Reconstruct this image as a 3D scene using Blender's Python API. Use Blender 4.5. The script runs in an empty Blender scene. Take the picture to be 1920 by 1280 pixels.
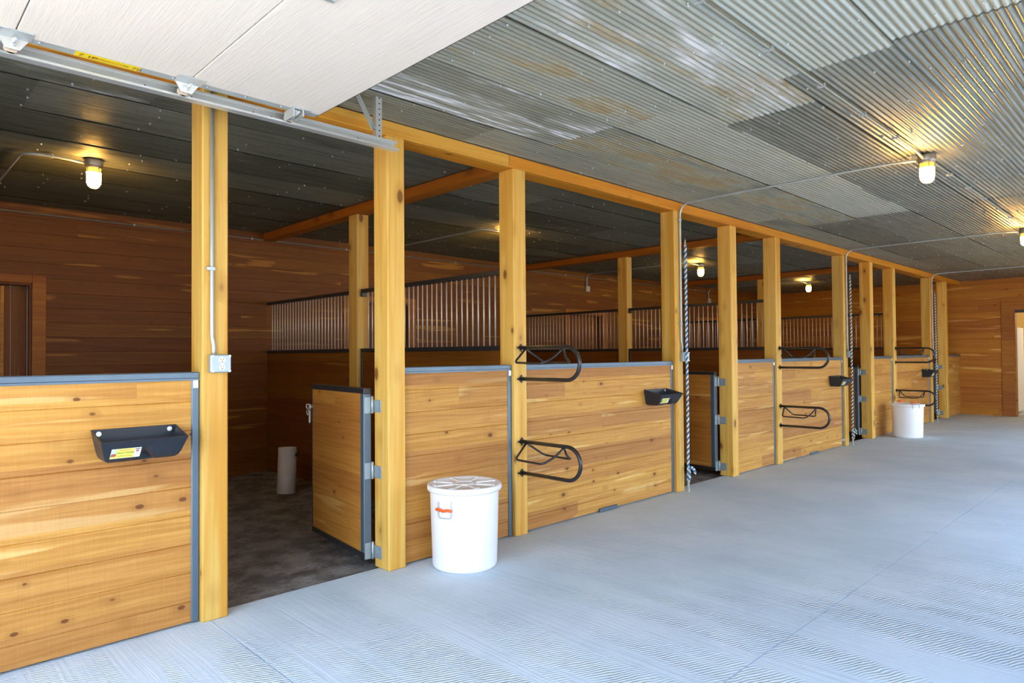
import bpy, bmesh, math, random
from mathutils import Vector, Matrix, noise
random.seed(7)
C = bpy.context.scene
COL = C.collection
PI = math.pi
RIGHT_OPS = [(.9, 3.6, .8, 2.0), (4.9, 7.9, 0, 2.0), (9.8, 13.8, 0, 2.0)]  # added openings in the unseen right wall, shaped for the light
P = 4.27                     # stall spacing along the aisle
ZB, ZC = 2.648, 2.743        # beam underside, ceiling
YW, XE = 4.17, 16.28         # back wall, end wall
XA, XB, XC = 1.2, 2.282, 3.353
PW, PD = 0.1275, 0.155       # post width, depth

# ------------------------------------------------------------------ helpers
class MB:
    """collects geometry for ONE mesh object"""
    def __init__(s): s.v = []; s.f = []; s.mi = []; s.sm = []
    def add(s, vs, fs, mi=0, smooth=False):
        o = len(s.v); s.v += [tuple(v) for v in vs]
        for f in fs: s.f.append([i + o for i in f]); s.mi.append(mi); s.sm.append(smooth)
        return s
    def box(s, x0, x1, y0, y1, z0, z1, mi=0, M=None):
        vs = [(x, y, z) for x in (x0, x1) for y in (y0, y1) for z in (z0, z1)]
        if M: vs = [M @ Vector(v) for v in vs]
        return s.add(vs, [(0, 1, 3, 2), (4, 6, 7, 5), (0, 4, 5, 1), (2, 3, 7, 6), (0, 2, 6, 4), (1, 5, 7, 3)], mi)
    def cbox(s, x0, x1, y0, y1, z0, z1, b=.004, mi=0, M=None):
        """box with chamfered edges along its longest axis plus end chamfer"""
        d = [x1 - x0, y1 - y0, z1 - z0]; a = d.index(max(d)); u, w = [i for i in range(3) if i != a]
        lo = [x0, y0, z0]; hi = [x1, y1, z1]; b = min(b, d[u] * .45, d[w] * .45)
        def ring(t, e):
            L = []
            for (cu, cw, du, dw) in ((0, 0, 1, 0), (1, 0, -1, 0), (1, 0, 0, 1), (1, 1, 0, -1), (1, 1, -1, 0), (0, 1, 1, 0), (0, 1, 0, -1), (0, 0, 0, 1)):
                p = [0, 0, 0]; p[a] = t
                p[u] = (lo[u], hi[u])[cu] + du * (b); p[w] = (lo[w], hi[w])[cw] + dw * (b)
                cu_ = (lo[u] + hi[u]) / 2; cw_ = (lo[w] + hi[w]) / 2
                if e:
                    p[u] += (b * .8 if p[u] < cu_ else -b * .8) if abs(p[u] - cu_) > d[u] / 2 - 1e-6 else 0
                    p[w] += (b * .8 if p[w] < cw_ else -b * .8) if abs(p[w] - cw_) > d[w] / 2 - 1e-6 else 0
                L.append(Vector(p) if not M else M @ Vector(p))
            return L
        R = [ring(lo[a], 1), ring(lo[a] + b * .8, 0), ring(hi[a] - b * .8, 0), ring(hi[a], 1)]
        vs = sum(R, []); fs = [tuple(range(7, -1, -1)), tuple(range(24, 32))]
        for k in range(3):
            for i in range(8):
                j = (i + 1) % 8; fs.append((k * 8 + i, k * 8 + j, k * 8 + 8 + j, k * 8 + 8 + i))
        return s.add(vs, fs, mi)
    def tube(s, pts, r, n=10, mi=0, cap=True, closed=False):
        pts = [Vector(p) for p in pts]; m = len(pts)
        t0 = (pts[1] - pts[0]).normalized()
        ref = Vector((0, 0, 1)) if abs(t0.z) < .9 else Vector((1, 0, 0))
        nrm = (ref - t0 * ref.dot(t0)).normalized(); vs = []
        for i in range(m):
            if closed: t = (pts[(i + 1) % m] - pts[i - 1]).normalized()
            else: t = (pts[min(i + 1, m - 1)] - pts[max(i - 1, 0)]).normalized()
            nrm = (nrm - t * nrm.dot(t)).normalized(); bn = t.cross(nrm)
            rr = r[i] if isinstance(r, (list, tuple)) else r
            vs += [pts[i] + (nrm * math.cos(2 * PI * k / n) + bn * math.sin(2 * PI * k / n)) * rr for k in range(n)]
        fs = []
        for i in range(m if closed else m - 1):
            a, b = i * n, ((i + 1) % m) * n
            for k in range(n): fs.append((a + k, a + (k + 1) % n, b + (k + 1) % n, b + k))
        s.add(vs, fs, mi, True)
        if cap and not closed:
            o = len(s.v) - m * n
            s.f.append([o + k for k in range(n - 1, -1, -1)]); s.mi.append(mi); s.sm.append(False)
            s.f.append([o + (m - 1) * n + k for k in range(n)]); s.mi.append(mi); s.sm.append(False)
        return s
    def cyl(s, p, q, r, n=12, mi=0): return s.tube([p, q], r, n, mi)
    def lathe(s, prof, n=32, c=(0, 0, 0), mi=0, smooth=True, M=None):
        vs = []
        for (r, z) in prof:
            for k in range(n):
                v = Vector((c[0] + r * math.cos(2 * PI * k / n), c[1] + r * math.sin(2 * PI * k / n), c[2] + z)); vs.append(M @ v if M else v)
        fs = []
        for i in range(len(prof) - 1):
            for k in range(n):
                fs.append((i * n + k, i * n + (k + 1) % n, (i + 1) * n + (k + 1) % n, (i + 1) * n + k))
        s.add(vs, fs, mi, smooth)
        return s
    def build(s, name, mat, parent=None, loc=None, rot=None):
        me = bpy.data.meshes.new(name); me.from_pydata(s.v, [], s.f)
        mats = mat if isinstance(mat, (list, tuple)) else [mat]
        for m in mats: me.materials.append(m)
        me.polygons.foreach_set('material_index', s.mi); me.polygons.foreach_set('use_smooth', s.sm)
        bm = bmesh.new(); bm.from_mesh(me); bmesh.ops.recalc_face_normals(bm, faces=bm.faces[:]); bm.to_mesh(me); bm.free()
        me.update()
        o = bpy.data.objects.new(name, me); COL.objects.link(o)
        if parent: o.parent = parent
        if loc: o.location = loc
        if rot: o.rotation_euler = rot
        return o

def fillet(pts, r, n=6):
    """round the corners of a polyline"""
    pts = [Vector(p) for p in pts]; out = [pts[0]]
    for i in range(1, len(pts) - 1):
        a, b, c = pts[i - 1], pts[i], pts[i + 1]
        d = min(r, (a - b).length * .48, (c - b).length * .48)
        p = b + (a - b).normalized() * d; q = b + (c - b).normalized() * d
        for k in range(n + 1):
            t = k / n; out.append(p * (1 - t) ** 2 + b * 2 * t * (1 - t) + q * t * t)
    out.append(pts[-1]); return out

def empty(name, loc=(0, 0, 0), rz=0):
    o = bpy.data.objects.new(name, None); COL.objects.link(o); o.location = loc; o.rotation_euler = (0, 0, rz)
    o.empty_display_size = .1; return o
def tag(o, label, cat, group=None):
    o['label'] = label; o['category'] = cat
    if group: o['group'] = group
    return o
def struct(o, label=None):
    o['kind'] = 'structure'
    if label: o['label'] = label
    return o
def children(o): return [c for c in bpy.data.objects if c.parent == o]
def copy_tree(o, parent=None, loc=None, rz=None):
    c = o.copy(); COL.objects.link(c)
    if parent: c.parent = parent
    if loc is not None: c.location = loc
    if rz is not None: c.rotation_euler = (0, 0, rz)
    for ch in children(o): copy_tree(ch, c)
    return c

# ------------------------------------------------------------------ materials
class NT:
    def __init__(s, name):
        s.m = bpy.data.materials.new(name); s.m.use_nodes = True; s.t = s.m.node_tree; s.t.nodes.clear()
        s.out = s.t.nodes.new('ShaderNodeOutputMaterial')
    def n(s, typ, ins=None, **kw):
        nd = s.t.nodes.new('ShaderNode' + typ)
        for k, v in kw.items(): setattr(nd, k, v)
        for k, v in (ins or {}).items():
            i = nd.inputs[k]
            if isinstance(v, bpy.types.NodeSocket): s.t.links.new(v, i)
            else: i.default_value = v
        return nd
    def math(s, op, a, b=None, c=None):
        d = {0: a}
        if b is not None: d[1] = b
        if c is not None: d[2] = c
        return s.n('Math', d, operation=op).outputs[0]
    def mix(s, f, a, b, typ='MIX'):
        nd = s.n('Mix', {}, data_type='RGBA', blend_type=typ)
        for k, v in ((0, f), (6, a), (7, b)):
            if isinstance(v, bpy.types.NodeSocket): s.t.links.new(v, nd.inputs[k])
            else: nd.inputs[k].default_value = v if k == 0 else (tuple(v) + (1,))[:4]
        return nd.outputs[2]
    def ramp(s, f, lo, hi): return s.n('MapRange', {0: f, 1: lo, 2: hi}, interpolation_type='SMOOTHSTEP').outputs[0]
    def noise(s, vec, scale=1, detail=3, rough=.5, dist=0):
        return s.n('TexNoise', {'Vector': vec, 'Scale': scale, 'Detail': detail, 'Roughness': rough, 'Distortion': dist}).outputs[0]
    def xyz(s, v):
        o = s.n('SeparateXYZ', {0: v}).outputs; return o[0], o[1], o[2]
    def vec(s, x=0., y=0., z=0.): return s.n('CombineXYZ', {0: x, 1: y, 2: z}).outputs[0]
    def obj(s): return s.n('TexCoord').outputs['Object']
    def rnd(s): return s.n('ObjectInfo').outputs['Random']
    def bump(s, h, strength=.3, dist=.01, normal=None):
        d = {'Height': h, 'Strength': strength, 'Distance': dist}
        if normal: d['Normal'] = normal
        return s.n('Bump', d).outputs[0]
    def bsdf(s, col, rough=.5, metal=0., normal=None, **kw):
        b = s.n('BsdfPrincipled')
        for k, v in (('Base Color', col), ('Roughness', rough), ('Metallic', metal)):
            if isinstance(v, bpy.types.NodeSocket): s.t.links.new(v, b.inputs[k])
            else: b.inputs[k].default_value = (tuple(v) + (1,))[:4] if k == 'Base Color' else v
        if normal: s.t.links.new(normal, b.inputs['Normal'])
        for k, v in kw.items(): b.inputs[k].default_value = v
        s.t.links.new(b.outputs[0], s.out.inputs[0]); return s.m

def simple(name, col, rough=.5, metal=0., bump=0., var=.14, **kw):
    t = NT(name); p = t.obj(); f = t.noise(p, 14, 4)
    c = t.mix(f, tuple(x * (1 - var) for x in col), tuple(min(1, x * (1 + var * .8)) for x in col))
    nm = t.bump(t.noise(p, 120, 3), bump, .003) if bump else None
    return t.bsdf(c, rough, metal, nm, **kw)

def boards(name, dark, mid, light, sap, sapth=.64, knotden=.45, bh=.139, rough=.55, off=0., spec=.35, along='x', hue=.22, knotcol=(.13, .036, .005)):
    """horizontal timber boards: grain along local X (or Z), one tint per board"""
    t = NT(name); X, Y, Z = t.xyz(t.obj())
    if along == 'z': X, Z = Z, X
    r = t.rnd()
    idx = t.math('FLOOR', t.math('DIVIDE', t.math('ADD', Z, off), bh))
    hx = t.n('TexWhiteNoise', {'W': t.math('ADD', idx, .37)}, noise_dimensions='1D').outputs[0]
    seg = t.math('FLOOR', t.math('ADD', t.math('DIVIDE', X, 4.9), t.math('MULTIPLY', hx, 5.)))
    bid = t.math('ADD', t.math('MULTIPLY', idx, 13.7), t.math('ADD', t.math('MULTIPLY', seg, 5.3), t.math('MULTIPLY', r, 71.)))
    br = t.n('TexWhiteNoise', {'W': bid}, noise_dimensions='1D').outputs[0]
    g1 = t.noise(t.vec(t.math('ADD', t.math('MULTIPLY', X, .9), bid), t.math('MULTIPLY', Z, 20.), t.math('MULTIPLY', Y, 20.)), 1, 5, .6, .9)
    wob = t.noise(t.vec(t.math('ADD', t.math('MULTIPLY', X, 1.3), bid), t.math('MULTIPLY', Z, 6.), 0.), 1, 3)
    rings = t.math('SINE', t.math('MULTIPLY', t.math('ADD', t.math('MULTIPLY', Z, 9.), t.math('MULTIPLY', wob, .9)), 26.))
    fine = t.noise(t.vec(t.math('MULTIPLY', X, 5.), t.math('MULTIPLY', Z, 300.), t.math('MULTIPLY', Y, 300.)), 1, 2)
    kerf = t.noise(t.vec(t.math('MULTIPLY', X, 190.), t.math('MULTIPLY', Z, 7.), bid), 1, 2)
    v = t.n('TexVoronoi', {'Vector': t.vec(t.math('ADD', t.math('MULTIPLY', X, 5.6), t.math('MULTIPLY', bid, 1.7)), t.math('MULTIPLY', Z, 9.4), t.math('MULTIPLY', r, 30.)), 'Scale': 1., 'Randomness': 1.}, voronoi_dimensions='3D')
    kr = t.xyz(v.outputs['Color'])
    has = t.math('LESS_THAN', kr[0], knotden)
    size = t.math('ADD', .045, t.math('MULTIPLY', kr[1], .10))
    kd = t.math('DIVIDE', v.outputs['Distance'], size)
    knot = t.math('MULTIPLY', has, t.ramp(kd, 1.05, .72))
    halo = t.math('MULTIPLY', has, t.ramp(kd, 3.2, .9))
    c = t.mix(t.ramp(g1, .3, .72), dark, mid)
    c = t.mix(t.math('MULTIPLY', t.ramp(rings, -.3, 1.), .20), c, light)
    c = t.mix(t.math('MULTIPLY', t.ramp(t.noise(t.vec(t.math('ADD', t.math('MULTIPLY', X, .8), t.math('MULTIPLY', bid, 1.3)), t.math('MULTIPLY', Z, 11.), 3.), 1, 2), sapth, sapth + .05), .8), c, sap)
    c = t.mix(t.math('MULTIPLY', halo, .4), c, tuple(x * .75 for x in dark))
    c = t.mix(t.math('MULTIPLY', t.math('SUBTRACT', t.math('ADD', t.math('MULTIPLY', fine, .65), t.math('MULTIPLY', kerf, .35)), .42), 1.1), c, (1, 1, 1), 'SOFT_LIGHT')
    hsv = t.n('HueSaturation', {'Color': c, 'Value': t.math('ADD', 1 - hue * .6, t.math('MULTIPLY', br, hue * 1.2)), 'Hue': t.math('ADD', .494, t.math('MULTIPLY', br, .014))}).outputs[0]
    c = t.mix(t.math('MULTIPLY', knot, .88), hsv, knotcol)
    h = t.math('ADD', t.math('MULTIPLY', g1, .5), t.math('MULTIPLY', fine, .5))
    return t.bsdf(c, rough, 0., t.bump(h, .18, .004), **{'Specular IOR Level': spec})

def post_wood(name, c1, c2, heart, knotden=.5, axis='z', rough=.5):
    t = NT(name); X, Y, Z = t.xyz(t.obj()); r = t.rnd(); s = t.math('MULTIPLY', r, 40.)
    if axis == 'x': X, Z = Z, X
    if axis == 'y': Y, Z = Z, Y
    g = t.noise(t.vec(t.math('ADD', t.math('MULTIPLY', X, 34.), s), t.math('MULTIPLY', Y, 34.), t.math('MULTIPLY', Z, 1.1)), 1, 5, .6, .8)
    hh = t.noise(t.vec(t.math('ADD', t.math('MULTIPLY', X, 7.), s), t.math('MULTIPLY', Y, 7.), t.math('MULTIPLY', Z, .35)), 1, 2)
    fine = t.noise(t.vec(t.math('MULTIPLY', X, 330.), t.math('MULTIPLY', Y, 330.), t.math('MULTIPLY', Z, 6.)), 1, 2)
    v = t.n('TexVoronoi', {'Vector': t.vec(t.math('ADD', t.math('MULTIPLY', X, 7.), s), t.math('MULTIPLY', Y, 7.), t.math('MULTIPLY', Z, 3.6)), 'Scale': 1.})
    kr = t.xyz(v.outputs['Color']); has = t.math('LESS_THAN', kr[0], knotden)
    kd = t.math('DIVIDE', v.outputs['Distance'], t.math('ADD', .07, t.math('MULTIPLY', kr[1], .12)))
    knot = t.math('MULTIPLY', has, t.ramp(kd, 1.1, .6)); halo = t.math('MULTIPLY', has, t.ramp(kd, 2.6, .9))
    c = t.mix(t.ramp(g, .3, .7), c1, c2)
    c = t.mix(t.math('MULTIPLY', t.ramp(hh, .5, .62), .75), c, heart)
    c = t.mix(t.math('MULTIPLY', halo, .35), c, tuple(x * .6 for x in heart))
    c = t.mix(t.math('MULTIPLY', t.math('SUBTRACT', fine, .5), .4), c, (1, 1, 1), 'SOFT_LIGHT')
    c = t.n('HueSaturation', {'Color': c, 'Value': t.math('ADD', .9, t.math('MULTIPLY', r, .18))}).outputs[0]
    c = t.mix(t.math('MULTIPLY', knot, .9), c, (.17, .06, .015))
    return t.bsdf(c, rough, 0., t.bump(t.math('ADD', g, fine), .12, .004), **{'Specular IOR Level': .35})

M = {}
M['panel'] = boards('pine_boards', (.38, .155, .026), (.50, .235, .050), (.58, .32, .095), (.62, .37, .13), .62, .95, hue=.30)
M['gate'] = boards('gate_boards', (.36, .135, .02), (.50, .205, .035), (.58, .27, .06), (.60, .33, .09), .64, .4)
M['stallwall'] = boards('cedar_boards', (.125, .038, .003), (.178, .057, .0042), (.21, .075, .0065), (.35, .155, .022), .62, .35, off=.03)  # cedar, with the shade of the stall interior lowered into its colour
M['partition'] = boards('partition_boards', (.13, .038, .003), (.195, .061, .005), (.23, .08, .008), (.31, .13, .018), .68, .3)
M['endwall'] = boards('end_wall_boards', (.33, .105, .009), (.42, .155, .016), (.48, .20, .028), (.58, .31, .07), .60, .3)
M['vboards'] = boards('vertical_boards', (.13, .034, .004), (.18, .052, .007), (.21, .068, .01), (.28, .11, .02), .68, .25, along='z')
M['casing'] = boards('casing_boards', (.26, .08, .009), (.34, .115, .014), (.40, .15, .022), (.46, .20, .04), .66, .35, bh=.5)
M['post'] = post_wood('post_timber', (.65, .35, .058), (.74, .47, .118), (.61, .265, .02), .85)
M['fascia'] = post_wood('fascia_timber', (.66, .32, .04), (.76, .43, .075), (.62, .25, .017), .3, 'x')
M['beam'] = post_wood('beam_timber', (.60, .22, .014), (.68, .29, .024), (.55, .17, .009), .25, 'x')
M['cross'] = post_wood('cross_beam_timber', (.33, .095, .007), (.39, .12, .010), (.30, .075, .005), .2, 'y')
M['jamb'] = simple('jamb_board', (.60, .30, .06), .5)
M['roomwall'] = simple('yellow_board_wall', (.72, .52, .18), .5)
M['black'] = simple('black_steel', (.022, .024, .028), .38, .0, .1)
M['rail'] = simple('blue_grey_steel', (.11, .16, .21), .40, .4, .1)
M['rack'] = simple('black_enamel', (.018, .018, .02), .28, 0., .15)
M['galv'] = simple('galvanised_steel', (.68, .73, .73), .34, .62, 0., var=.05)
M['galvdull'] = simple('dull_galvanised_steel', (.50, .55, .55), .5, .5, .1)
M['conduitdark'] = simple('tarnished_conduit', (.20, .18, .15), .5, .5)  # darker copy of the conduit metal, for the back wall
M['conduitdull'] = simple('dull_conduit', (.36, .38, .32), .45, .6)
M['zinc'] = simple('zinc_plated_steel', (.33, .40, .43), .4, .45)
M['bar'] = simple('bright_bar_steel', (.66, .62, .53), .4, .35)
M['rubber'] = simple('black_rubber', (.012, .017, .027), .42, 0., .2)
M['white'] = simple('white_plastic', (.86, .87, .89), .35, var=.02)
M['whitelid'] = simple('white_lid_plastic', (.82, .83, .86), .4, var=.02)
M['tube'] = simple('white_pvc', (.62, .61, .58), .4)
M['orange'] = simple('orange_plastic', (.85, .13, .02), .4)
M['ivory'] = simple('ivory_plastic', (.78, .70, .52), .4)
M['darkslot'] = simple('dark_slot', (.02, .018, .015), .6)
M['yellow'] = simple('yellow_sticker', (.85, .66, .01), .5)
M['ink'] = simple('dark_red_ink', (.20, .03, .0), .6)
M['inkf'] = simple('orange_ink', (.62, .36, .0), .6)
M['labw'] = simple('label_white', (.75, .78, .85), .5)
M['laby'] = simple('label_yellow', (.78, .80, .12), .5)
M['labg'] = simple('label_dark_green', (.04, .10, .03), .5)
M['labr'] = simple('label_red', (.6, .06, .08), .5)
M['labb'] = simple('label_blue', (.45, .58, .75), .5)
M['labbr'] = simple('label_brown', (.25, .10, .05), .5)
M['ropew'] = simple('white_rope', (.75, .76, .76), .8, 0., .3)
M['ropeb'] = simple('blue_rope', (.03, .16, .34), .8, 0., .3)
M['ropet'] = simple('teal_rope', (.03, .11, .13), .8, 0., .3)
M['lampbase'] = simple('cast_lamp_base', (.34, .33, .30), .45, .7)
M['brightwall'] = simple('white_board', (.85, .87, .86), .5)
M['paleblue'] = simple('pale_enamel', (.62, .70, .74), .35)
M['nylon'] = simple('nylon_roller', (.75, .62, .48), .5)
M['gravel'] = simple('pale_gravel', (.50, .45, .38), .9, 0., .3)
M['roofing'] = simple('roof_deck', (.2, .18, .15), .8)
M['grass'] = simple('dry_grass', (.25, .27, .12), .9)

def mk_garage():
    t = NT('embossed_white_door'); X, Y, Z = t.xyz(t.obj())
    g = t.noise(t.vec(t.math('MULTIPLY', X, 70.), t.math('MULTIPLY', Y, 3.2), 0.), 1, 4, .6, 1.2)
    c = t.mix(t.noise(t.vec(t.math('MULTIPLY', X, 8.), t.math('MULTIPLY', Y, 2.), 0.), 1, 3), (.74, .69, .61), (.80, .75, .675))
    return t.bsdf(c, .5, 0., t.bump(t.ramp(g, .3, .7), .22, .0025))
M['garage'] = mk_garage()

def mk_metal():
    t = NT('weathered_corrugated_metal'); X, Y, Z = t.xyz(t.obj())
    a = t.n('Attribute', {}, attribute_name='sheet').outputs['Color']; R, G, B = t.xyz(a)
    sd = t.math('MULTIPLY', R, 57.)
    st = t.noise(t.vec(t.math('ADD', t.math('MULTIPLY', X, 1.6), sd), t.math('MULTIPLY', Y, 24.), 0.), 1, 5, .65, .3)
    mot = t.noise(t.vec(t.math('ADD', X, sd), t.math('MULTIPLY', Y, 2.6), 4.), 1.5, 5, .6, .4)
    sp = t.noise(t.vec(t.math('MULTIPLY', X, 60.), t.math('MULTIPLY', Y, 60.), 0.), 1, 3, .7)
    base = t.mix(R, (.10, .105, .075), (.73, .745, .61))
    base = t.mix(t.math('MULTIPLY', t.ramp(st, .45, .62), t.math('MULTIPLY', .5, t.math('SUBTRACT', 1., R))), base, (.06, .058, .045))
    base = t.mix(t.math('MULTIPLY', t.ramp(mot, .3, .7), t.math('ADD', .12, t.math('MULTIPLY', R, .3))), base, (.37, .38, .29))
    base = t.mix(t.math('MULTIPLY', t.math('SUBTRACT', sp, .5), .7), base, (1, 1, 1), 'SOFT_LIGHT')
    rn = t.noise(t.vec(t.math('ADD', t.math('MULTIPLY', X, .8), t.math('MULTIPLY', sd, 1.7)), t.math('MULTIPLY', Y, 3.6), 9.), 1.2, 5, .62, .5)
    lo = t.math('SUBTRACT', .80, t.math('MULTIPLY', G, .42))
    rust = t.math('MULTIPLY', t.ramp(rn, lo, t.math('ADD', lo, .14)), t.ramp(st, .2, .55))
    wn = t.noise(t.vec(t.math('ADD', t.math('MULTIPLY', X, .9), t.math('MULTIPLY', sd, 2.9)), t.math('MULTIPLY', Y, 3.2), 2.), 1.1, 4, .6)
    lw = t.math('SUBTRACT', .80, t.math('MULTIPLY', B, .40))
    wht = t.math('MULTIPLY', t.ramp(wn, lw, t.math('ADD', lw, .12)), t.ramp(st, .42, .62))
    rc = t.mix(t.noise(t.vec(t.math('MULTIPLY', X, 3.), t.math('MULTIPLY', Y, 12.), 1.), 2, 4), (.17, .105, .028), (.38, .28, .12))
    c = t.mix(t.math('MULTIPLY', rust, .8), base, rc)
    c = t.mix(t.math('MULTIPLY', wht, .85), c, (.72, .73, .74))
    met = t.math('SUBTRACT', .62, t.math('MULTIPLY', t.math('MAXIMUM', rust, wht), .7))
    ro = t.math('ADD', .30, t.math('ADD', t.math('MULTIPLY', mot, .22), t.math('MULTIPLY', t.math('MAXIMUM', rust, wht), .3)))
    return t.bsdf(c, ro, met, t.bump(sp, .08, .002))
M['metal'] = mk_metal()

def mk_concrete():
    t = NT('broomed_concrete'); X, Y, Z = t.xyz(t.obj())
    m = t.noise(t.vec(X, Y, 0.), 1.3, 6, .62); m2 = t.noise(t.vec(X, Y, 5.), 5, 5, .65)
    sp = t.noise(t.vec(X, Y, 2.), 160, 3, .7)
    wig = t.math('ADD', X, t.math('MULTIPLY', t.noise(t.vec(X, Y, 3.), .9, 2), .10))
    lines = t.noise(t.vec(t.math('MULTIPLY', wig, 42.), t.math('MULTIPLY', Y, .7), 0.), 1, 3, .6)
    band = t.ramp(t.noise(t.vec(t.math('MULTIPLY', wig, 6.), t.math('MULTIPLY', Y, .55), 7.), 1, 3), .40, .62)
    rip = t.math('SINE', t.math('ADD', t.math('MULTIPLY', Y, 330.), t.math('ADD', t.math('MULTIPLY', X, 140.), t.math('MULTIPLY', t.noise(t.vec(X, Y, 1.), 14, 2), 9.))))
    c = t.mix(t.ramp(m, .3, .7), (.51, .615, .705), (.61, .71, .79))
    c = t.mix(t.math('MULTIPLY', t.math('MULTIPLY', t.ramp(rip, .2, 1.), band), .12), c, (.30, .38, .47))
    c = t.mix(t.math('MULTIPLY', t.ramp(lines, .60, .74), .30), c, (.27,.35,.44))
    c = t.mix(t.math('MULTIPLY', t.ramp(m2, .64, .76), .35), c, (.30, .34, .38))
    c = t.mix(t.math('MULTIPLY', t.math('SUBTRACT', sp, .5), .5), c, (1, 1, 1), 'SOFT_LIGHT')
    spots = t.n('TexVoronoi', {'Vector': t.vec(X, Y, 0.), 'Scale': 5.})
    c = t.mix(t.math('MULTIPLY', t.math('LESS_THAN', t.math('ADD', spots.outputs['Distance'], t.math('MULTIPLY', m2, .02)), .035), t.math('LESS_THAN', t.xyz(spots.outputs['Color'])[0], .12)), c, (.14, .14, .14))
    h = t.math('ADD', t.math('MULTIPLY', lines, .9), t.math('ADD', t.math('MULTIPLY', t.math('MULTIPLY', rip, band), .38), t.math('MULTIPLY', sp, .25)))
    return t.bsdf(c, .72, 0., t.bump(h, .7, .007), **{'Specular IOR Level': .3})
M['concrete'] = mk_concrete()

def mk_dirt():
    t = NT('stall_dirt'); p = t.obj()
    a = t.noise(p, 5.5, 6, .7); b = t.noise(p, 30, 5, .7)
    c = t.mix(t.ramp(a, .38, .62), (.19, .184, .175), (.38, .37, .355))
    c = t.mix(t.math('MULTIPLY', t.ramp(b, .55, .7), .6), c, (.11, .10, .09))
    v = t.n('TexVoronoi', {'Vector': p, 'Scale': 42.})
    c = t.mix(t.math('MULTIPLY', t.math('LESS_THAN', v.outputs['Distance'], .13), t.math('LESS_THAN', t.xyz(v.outputs['Color'])[0], .10)), c, (.42, .40, .36))
    return t.bsdf(c, .95, 0., t.bump(b, 1., .04), **{'Specular IOR Level': .15})
M['dirt'] = mk_dirt()

def emit(name, col, s):
    t = NT(name); e = t.n('Emission', {'Color': tuple(col) + (1,), 'Strength': s}); t.t.links.new(e.outputs[0], t.out.inputs[0]); return t.m
M['globe'] = emit('lit_jar_glass', (1., .52, .11), 60)
M['collar'] = emit('dim_jar_glass', (1., .55, .08), .55)
M['roomlamp'] = emit('room_lamp', (1., .9, .72), 30)

# ------------------------------------------------------------------ timber strip profile (boards with V grooves)
def board_slab(mb, x0, x1, z0, z1, y0, y1, bh=.139, off=0., g=.0032, mi=0, back=True):
    """boards running along X, front face y0, back y1, V groove at every board edge"""
    zs = [z0]; k = math.ceil((z0 + off) / bh + 1e-6)
    while k * bh - off < z1 - 1e-4:
        if k * bh - off > z0 + 1e-4: zs.append(k * bh - off)
        k += 1
    zs.append(z1); prof = []
    for i, z in enumerate(zs):
        if i in (0, len(zs) - 1): prof.append((y0, z))
        else: prof += [(y0, z - g), (y0 + g * 1.3, z), (y0, z + g)]
    full = prof + [(y1, z1), (y1, z0)]
    n = len(full)
    vs = [(x0, y, z) for (y, z) in full] + [(x1, y, z) for (y, z) in full]
    fs = [(i, (i + 1) % n, n + (i + 1) % n, n + i) for i in range(n)]
    fs += [tuple(range(n)), tuple(range(2 * n - 1, n - 1, -1))]
    mb.add(vs, fs, mi)

# ------------------------------------------------------------------ setting: floor, ground
mb = MB()
xj = [-1.0, 1.245, 16.5]; yj = [-4.3, -2.086, .11]
for i in range(len(xj) - 1):
    for j in range(2):
        g = .003
        mb.box(xj[i] + (g if i else 0), xj[i + 1] - g, yj[j] + (g if j else 0), yj[j + 1] - (g if j == 0 else 0), -.15, 0)
struct(mb.build('floor', M['concrete']), 'pale grey broomed concrete aisle floor with saw-cut joints')
# dirt floor of the stalls, raked uneven
mb = MB(); nx, ny = 480, 110; vs = []
for i in range(nx + 1):
    for j in range(ny + 1):
        x = -.9 + (XE + .9) * i / nx; y = .11 + (YW + .15 - .11) * j / ny
        h = noise.fractal(Vector((x * 1.1, y * 1.1, 0)), 1, 2, 4) * .018 + noise.fractal(Vector((x * 7, y * 7, 3)), 1, 2, 3) * .016
        vs.append((x, y, -.035 + h * min(1, (y - .05) / .3)))
fs = [(i * (ny + 1) + j, (i + 1) * (ny + 1) + j, (i + 1) * (ny + 1) + j + 1, i * (ny + 1) + j + 1) for i in range(nx) for j in range(ny)]
mb.add(vs, fs, 0, True)
o = mb.build('floor', M['dirt']); o.name = 'floor_dirt'; struct(o, 'dark brown dirt floor of the stalls')
mb = MB(); mb.box(-40, 60, -50, -4.3, -.3, -.05); mb.box(-40, -1.0, -4.3, 30, -.3, -.05)
struct(mb.build('ground', M['gravel']), 'pale gravel yard outside the barn')

# ------------------------------------------------------------------ ceiling: overlapping corrugated sheets
ROWH = .53; PIT = ROWH / 16
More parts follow.
